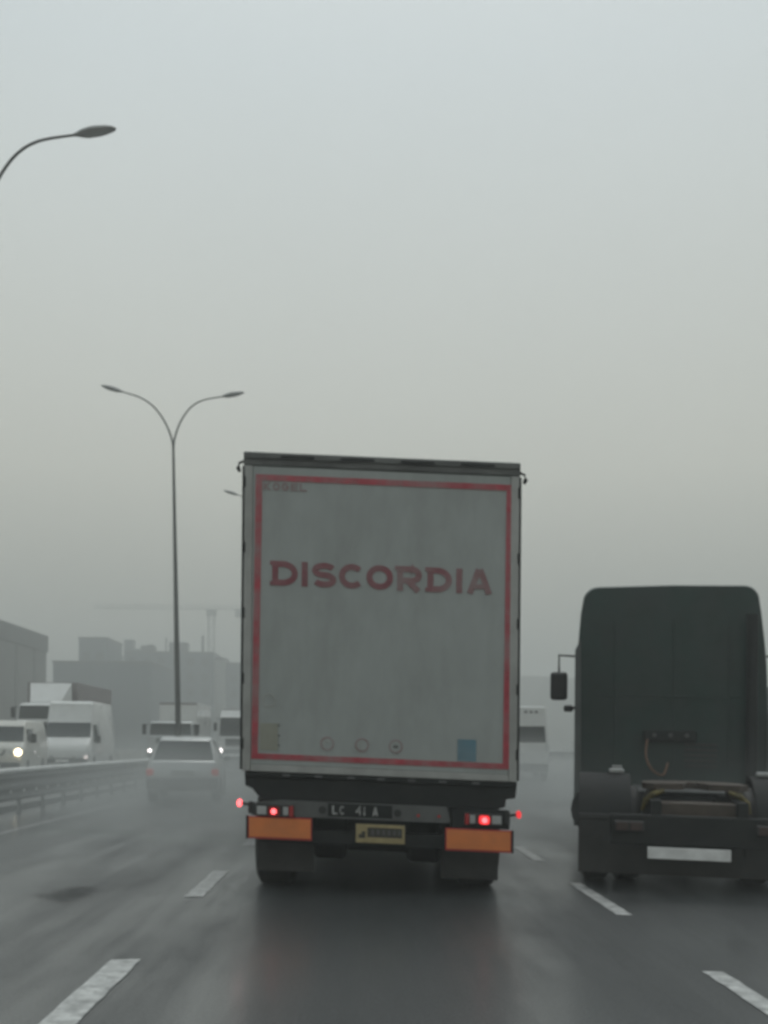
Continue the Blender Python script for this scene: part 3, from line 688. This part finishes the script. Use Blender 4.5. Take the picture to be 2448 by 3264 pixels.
# traffic ahead on the right
rv = thing('delivery_van', 'distant white van ahead seen through gap between trailer and dark tractor', 'van', (6.42, 40, 0), (0, 0, R(-5)))
body([(0, .42, 2.86, .94, .98, .80, 1.2), (.06, .36, 2.93, .96, 1.0, .84, 1.2), (3.9, .36, 2.93, .96, 1.0, .84, 1.2), (4.5, .36, 2.0, .96, 1.0, .82, 1.15), (5.2, .36, 1.35, .96, .98, .86, 1.1), (5.9, .45, 1.0, .85, .88, .8, .8)], 'body', M['whitecar'], rv)
b = MB(); b.slab([(-.86, -.002, 1.52), (.86, -.002, 1.52), (.80, -.002, 2.14), (-.80, -.002, 2.14)], .02); b.build('rear_window', M['glass'], rv)
for k in range(3):
    b = MB(); b.bx(.02+k*.2, .14+k*.2, -.03, -.001, 2.66, 2.74, .01); b.build('clearance_lamp', M['ink2'], rv)
for s_ in (-1, 1):
    b = MB(); b.bx(s_*.84, s_*.95, -.04, .02, 1.16, 1.50, .02); b.build('tail_light', M['headoff'], rv)
    for yy in (.9, 4.6): wheel(rv, s_*.86, yy, .34, .24, s_, 20, False)
b = MB(); b.bx(-.96, .96, -.08, .1, .42, .70, .03); b.build('bumper', M['bumper'], rv)
van('dark van at the right edge of picture, mostly hidden beyond the dark tractor', (8.95, 25.4, 0), R(180), 2.0, 2.62, 5.4, 'darkcar', None, name='dark_van')

# ------------------------------------------------------------------ the dark tractor unit running without trailer on the right
YAW = R(-13)
tt = thing('tractor_unit', 'dark green lorry tractor without a trailer, cab back and fifth wheel towards us', 'lorry', (4.07, 13.4, 0), (0, 0, YAW))
KT = 0.014
def tq(mb, name, m, parent=tt, smooth=False): return mb.build(name, M[m], parent, rack=KT, smooth=smooth)
def cabring(y, sc_=1.0, dz=0.0):
    half = [(0, .78), (1.0, .78), (1.17, .86), (1.205, 1.2), (1.205, 2.5), (1.195, 2.75), (1.165, 3.15), (1.14, 3.30)]
    half += [(1.14-.20+.20*math.cos(a), 3.30+.20*math.sin(a)) for a in [math.pi/2*i/6 for i in range(1, 7)]]+[(0, 3.515)]
    pts = [(x*sc_, y, z-dz*(z > 2)) for x, z in half]
    right = [(x*(1-.065*max(0, min(1, (z-1.6)/1.5))), y_, z) for x, y_, z in pts]    # the off side leans in
    return right+[(-x, y_, z) for x, y_, z in pts[-2:0:-1]]
b = MB(); b.loft([cabring(0, .985, .02), cabring(.05), cabring(1.5), cabring(1.9, .98, .18), cabring(2.25, .93, .55)]); cab = tq(b, 'cab', 'cab', smooth=True)
for x_ in (-.72, 0.02, .70):
    b = MB(); b.bx(x_-.012, x_+.012, -.016, -.001, 1.15, 3.05, .004); tq(b, 'panel_rib', 'cab', cab)
b = MB(); b.bx(-.95, .95, -.012, -.001, 2.05, 2.075, .003); tq(b, 'panel_rib', 'cab', cab)
for k in range(5):
    b = MB(); b.bx(.16, .56, -.018, -.001, 1.15+k*.07, 1.185+k*.07, .004); tq(b, 'vent_slat', 'black', cab)
for s_ in (-1, 1):
    ft = 2.66 if s_ < 0 else 1.7
    b = MB(); b.prism([(s_*1.14, .35), (s_*1.232, .35), (s_*1.232, ft), (s_*1.16, ft+.14)], 'y', -.07, .5); fa = tq(b, 'side_fairing', 'cabside')
    mxo = 1.50 if s_ < 0 else 1.60
    b = MB(); b.tube([(s_*1.17, 1.75, 2.72), (s_*mxo, 1.72, 2.74), (s_*mxo, 1.72, 2.44)], .018, 8); arm = tq(b, 'mirror_arm', 'mirror')
    b = MB(); b.box((s_*mxo, 1.72, 2.28), (.25, .12, .42), .045); tq(b, 'mirror', 'mirror', arm)
    b = MB(); b.bx(s_*1.20, s_*1.42, 1.72, 1.80, 1.94, 1.98, .01); b.box((s_*1.36, 1.75, 1.95), (.14, .1, .1), .03); tq(b, 'low_mirror', 'mirror')
    b = MB(); b.bx(s_*.34, s_*.44, -3.75, 1.8, .62, .90, .01); tq(b, 'chassis_rail', 'chassis')
    b = MB(); b.tube([(s_*.95, .1-1.1, .62), (s_*.95, .35, .62)], .30, 18); tq(b, 'fuel_tank', 'chassis', smooth=True)
    # rear mudguard: half ring over the wheel
    arcp = [(-2.55+.66*math.cos(R(a)), .50+.62*math.sin(R(a))) for a in range(-8, 189, 14)]
    arci = [(-2.55+.63*math.cos(R(a)), .50+.59*math.sin(R(a))) for a in range(188, -9, -14)]
    b = MB()
    b.loft([[(s_*.60, arcp[i][0], arcp[i][1]), (s_*1.12, arcp[i][0], arcp[i][1]), (s_*1.12, arci[len(arcp)-1-i][0], arci[len(arcp)-1-i][1]), (s_*.60, arci[len(arcp)-1-i][0], arci[len(arcp)-1-i][1])] for i in range(len(arcp))])
    tq(b, 'mudguard', 'chassis', smooth=True)
    wheel(tt, s_*.95, -2.55, .5, .29, s_); wheel(tt, s_*.635, -2.55, .5, .29, s_); wheel(tt, s_*1.02, 1.15, .5, .30, s_)
    b = MB(); b.bx(s_*.50, s_*.78, -3.84, -3.781, .60, .70, .015); tl = tq(b, 'tail_lamp', 'black')
    b = MB(); b.bx(s_*.52, s_*.63, -3.85, -3.8405, .61, .69, .008); tq(b, 'lens', 'dirtylens', tl)
    b = MB(); b.bx(s_*.65, s_*.76, -3.85, -3.8405, .61, .69, .008); tq(b, 'lens', 'dirtylens', tl)
    b = MB(); b.box((s_*.74, -2.62, 1.145), (.16, .10, .05), .015); tq(b, 'mudguard_glint', 'clear')  # pale block put in for the wet glint on the mudguard crown
b = MB(); b.tube([(-1.0, -2.55, .5), (-.25, -2.55, .5), (-.12, -2.55, .5), (.12, -2.55, .5), (.25, -2.55, .5), (1.0, -2.55, .5)], [.09, .10, .24, .24, .10, .09], 14); b.build('axle', M['chassis'], tt)
b = MB(); b.bx(-.33, .33, -2.2, 1.0, .40, .88, .05); b.build('gearbox', M['chassis'], tt)  # gearbox block, added to darken the shaded opening below the crossmember
b = MB(); b.bx(-.82, .82, -3.78, -3.66, .47, .76, .02); tq(b, 'rear_crossmember', 'chassis')
b = MB(); b.bx(-.47, .28, -3.82, -3.781, .35, .46, .006); tq(b, 'rear_plate', 'whitebar')
b = MB(); b.bx(-.42, -.40, -3.76, -3.70, .38, .60); b.bx(.40, .42, -3.76, -3.70, .38, .60); tq(b, 'plate_bracket', 'chassis')
b = MB(); b.bx(-1.12, 1.12, -3.26, -3.24, .13, .70, .005); b.bx(-1.12, 1.12, -3.27, -3.225, .66, .72, .006); tq(b, 'mud_flap', 'black')  # full-width dark sheet added to fill the shade under the chassis
# fifth wheel: horseshoe plate with its rear slot
ho = [(-.12, -3.35), (-.40, -3.45), (-.50, -3.25), (-.48, -2.75), (-.34, -2.45), (0, -2.36), (.34, -2.45), (.48, -2.75), (.50, -3.25), (.40, -3.45), (.12, -3.35), (.05, -2.95), (-.05, -2.95)]
b = MB(); b.prism(ho, 'z', .99, 1.05); fw = tq(b, 'fifth_wheel', 'rust')
for s_ in (-1, 1):
    b = MB(); b.tube([(s_*.30, -3.42, .98), (s_*.40, -3.44, .95), (s_*.47, -3.40, .88), (s_*.50, -3.36, .78)], [.02, .03, .032, .02], 8); tq(b, 'ramp', 'grease', fw)
    b = MB(); b.prism([(s_*.34, .90), (s_*.46, .90), (s_*.42, .985), (s_*.36, .985)], 'y', -3.1, -2.7); tq(b, 'pedestal', 'rust', fw)
b = MB(); b.bx(-.40, .40, -3.62, -3.3, .68, .88, .02); tq(b, 'cross_brace', 'rust')
b = MB(); b.bx(-.5, .5, -2.2, -.25, .905, .925); tq(b, 'deck_plate', 'bumper')
b = MB(); b.tube(smooth_path([(-.30, -.06, 1.55), (-.33, -.20, 1.30), (-.26, -.30, 1.12), (-.12, -.22, 1.05), (-.05, -.08, 1.2)]), .016, 8); tq(b, 'air_hose', 'hose', smooth=True)
b = MB(); b.bx(-.36, .30, -.10, -.021, 1.48, 1.62, .02); ab = tq(b, 'hose_bracket', 'chassis')
for k in range(3):
    b = MB(); b.disc_y(-.22+k*.2, 1.56, -.14, -.101, .026, 12); tq(b, 'coupling', 'bumper', ab)
b = MB(); b.tube([(.95, -.18, 1.0), (.95, -.18, 3.1)], .07, 12); tq(b, 'exhaust_stack', 'chassis', smooth=True)
b = MB(); b.bx(-.75, -.62, -.08, -.021, 1.10, 1.16, .01); tq(b, 'work_lamp', 'clear')

# ------------------------------------------------------------------ far buildings in the mist
def building(name, label, x0, x1, y0, dep, h, wall, cat='building', parapet=None, win=True, wm='win', group='hazy buildings beyond the oncoming lanes'):
    cx_ = (x0+x1)/2; t = thing(name, label, cat, (cx_, y0, -.06), group=group); hw = (x1-x0)/2
    b = MB(); b.bx(-hw, hw, 0, dep, 0, h); b.build('wall', M[wall], t)
    if parapet: b = MB(); b.bx(-hw-.2, hw+.2, -.25, dep+.2, h-parapet, h+.15); b.build('roof', M['wall1b'], t)
    else: b = MB(); b.bx(-hw-.15, hw+.15, -.15, dep+.15, h, h+.4); b.build('roof', M['wall1b'], t)
    if win:
        first = None; nf = max(2, int(h/3.6)); nx = max(2, int((x1-x0)/3.2))
        for f_ in range(nf):
            for k in range(nx):
                if first is None:
                    b = MB(); b.bx(-.8, .8, -.06, .0-.001, -.85, .85); o = first = b.build('window', M[wm], t)
                else:
                    o = first.copy(); C.objects.link(o); o.parent = t
                o.location = (-hw+(k+.5)*(2*hw)/nx, 0, 2.2+f_*3.5)
    return t
bt = building('warehouse', 'large grey shed with dark roof edge at far left, behind the white vans', -85, -45.2, 88, 62, 16.5, 'wall1', parapet=2.2, win=False)
for k in range(8):
    b = MB(); b.bx(19.901, 20.02, 3+k*7.6, 3.25+k*7.6, 0, 14.2); b.build('cladding_rib', M['wall1b'], bt)
building('office_block', 'dark narrow tower block in mist right of the grey shed', -59.4, -53.4, 220, 14, 23.2, 'wall2')
bt = building('apartment_block', 'low pale block with small roof turret in the mist', -64, -49.2, 262, 18, 22.6, 'wall3')
for x_, w_, h_ in ((-2.0, 2.2, 4.6), (3.4, 1.2, 3.4), (.4, 4.2, 2.2)):
    b = MB(); b.bx(x_-w_/2, x_+w_/2, 2, 5, 22.9, 22.9+h_); b.build('roof_turret', M['wall2'], bt)
fb = building('factory_building', 'broad blue-grey building behind the whole lamp post', -53.0, -33.0, 235, 30, 21.6, 'wall2')
for x_, w_, h_ in ((-5.5, 3.0, 1.6), (1.5, 4.0, 2.4), (7.2, .5, 4.0), (-1.2, .3, 3.4)):
    b = MB(); b.bx(x_-w_/2, x_+w_/2, 3, 3+w_, 22.02, 22.0+h_); b.build('roof_unit', M['wall1b'], fb)
building('long_shed', 'low dim shed filling the gap between grey shed and dark tower', -56, -38, 190, 24, 15.8, 'wall2', win=False)
building('silo_building', 'slim pale column-like building beside the lorry trailer edge', -33.0, -30.6, 238, 6, 20.5, 'wall3', win=False)
building('office_block', 'blue-grey block cut off by the trailer\'s left edge', -30.6, -20.0, 240, 20, 19.6, 'wall2')

def crane(label, x, y, zj, jl, jr):
    t = thing('tower_crane', label, 'crane', (x, y, -.06), group='tower cranes in the mist')
    b = MB()
    for sx_ in (-.8, .8):
        for sy_ in (-.8, .8): b.bx(sx_-.12, sx_+.12, sy_-.12, sy_+.12, 0, zj)
    n = int(zj/2)
    for i in range(n):
        z0, z1 = i*zj/n, (i+1)*zj/n; s_ = 1 if i % 2 else -1
        for sy_ in (-.8, .8): b.tube([(-.8*s_, sy_, z0), (.8*s_, sy_, z1)], .07, 4)
    b.build('mast', M['crane'], t)
    b = MB(); b.bx(-jl, jr, -.5, -.35, zj, zj+.15); b.bx(-jl, jr, .35, .5, zj, zj+.15); b.bx(-jl, jr, -.07, .07, zj+1.0, zj+1.15)
    n = int((jl+jr)/1.6)
    for i in range(n):
        x0 = -jl+i*(jl+jr)/n; x1 = x0+(jl+jr)/n; s_ = i % 2
        b.tube([(x0, -.4, zj+(1.05 if s_ else .07)), (x1, -.4, zj+(.07 if s_ else 1.05))], .05, 4)
    b.build('jib', M['crane'], t)
    b = MB(); b.bx(-1.4, 1.4, -1.2, 1.2, zj-1.9, zj-.05, .1); b.build('operator_cab', M['crane'], t)
    b = MB(); b.bx(jr-2.6, jr-.3, -.9, .9, zj-2.2, zj-.01, .1); b.build('counterweight', M['crane'], t)
crane('faint tower crane with long jib above the misty blocks', -42.6, 300, 40.0, 34, 9.5)

# ------------------------------------------------------------------ the air: rain haze round everything
def volume_mat(name, dens, col, aniso=0.2):
    m = bpy.data.materials.new(name); m.use_nodes = True
    t = m.node_tree; t.nodes.clear()
    o = t.nodes.new('ShaderNodeOutputMaterial'); v = t.nodes.new('ShaderNodeVolumePrincipled')
    v.inputs['Density'].default_value = dens; v.inputs['Color'].default_value = (*col, 1); v.inputs['Anisotropy'].default_value = aniso
    t.links.new(v.outputs[0], o.inputs['Volume'])
    return m, v, t
hm, _, _ = volume_mat('rain_haze', 0.0052, (0.80, 0.825, 0.815))
b = MB(); b.bx(-610, 610, -50, 650, -1.06, 48)
hz_ = b.build('haze', hm, kind='stuff')

# spray thrown up from the wet road, thickest low down and in ragged clouds
sm, sv, st_ = volume_mat('road_spray_mist', 0.05, (0.76, 0.79, 0.785))
N, K_ = st_.nodes.new, st_.links.new
geo = N('ShaderNodeNewGeometry'); sep = N('ShaderNodeSeparateXYZ'); K_(geo.outputs['Position'], sep.inputs[0])
nz_ = N('ShaderNodeTexNoise'); nz_.inputs['Scale'].default_value = 0.34; nz_.inputs['Detail'].default_value = 3; K_(geo.outputs['Position'], nz_.inputs['Vector'])
nr = N('ShaderNodeMapRange'); nr.inputs[1].default_value = 0.36; nr.inputs[2].default_value = 0.62; nr.inputs[3].default_value = 0.25; nr.inputs[4].default_value = 1.5; K_(nz_.outputs[0], nr.inputs[0])
zf = N('ShaderNodeMapRange'); zf.interpolation_type = 'SMOOTHSTEP'; zf.inputs[1].default_value = 0.1; zf.inputs[2].default_value = 1.8; zf.inputs[3].default_value = 1.0; zf.inputs[4].default_value = 0.0; K_(sep.outputs['Z'], zf.inputs[0])
yf = N('ShaderNodeMapRange'); yf.interpolation_type = 'SMOOTHSTEP'; yf.inputs[1].default_value = 8.0; yf.inputs[2].default_value = 19.0; K_(sep.outputs['Y'], yf.inputs[0])
xf = N('ShaderNodeMapRange'); xf.interpolation_type = 'SMOOTHSTEP'; xf.inputs[1].default_value = -8.0; xf.inputs[2].default_value = -4.2; K_(sep.outputs['X'], xf.inputs[0])
ff = N('ShaderNodeMapRange'); ff.interpolation_type = 'SMOOTHSTEP'; ff.inputs[1].default_value = 24.0; ff.inputs[2].default_value = 38.0; ff.inputs[3].default_value = 1.0; ff.inputs[4].default_value = 0.03; K_(sep.outputs['Y'], ff.inputs[0])
def mulm(a, b):
    m = N('ShaderNodeMath'); m.operation = 'MULTIPLY'; K_(a, m.inputs[0])
    if isinstance(b, float): m.inputs[1].default_value = b
    else: K_(b, m.inputs[1])
    return m.outputs[0]
K_(mulm(mulm(mulm(mulm(mulm(nr.outputs[0], zf.outputs[0]), yf.outputs[0]), xf.outputs[0]), ff.outputs[0]), 0.175), sv.inputs['Density'])
sm.cycles.volume_step_rate = 0.25
b = MB(); b.bx(-8.0, 20, 8.0, 75, 0.012, 2.0)
b.build('road_spray', sm, kind='stuff')
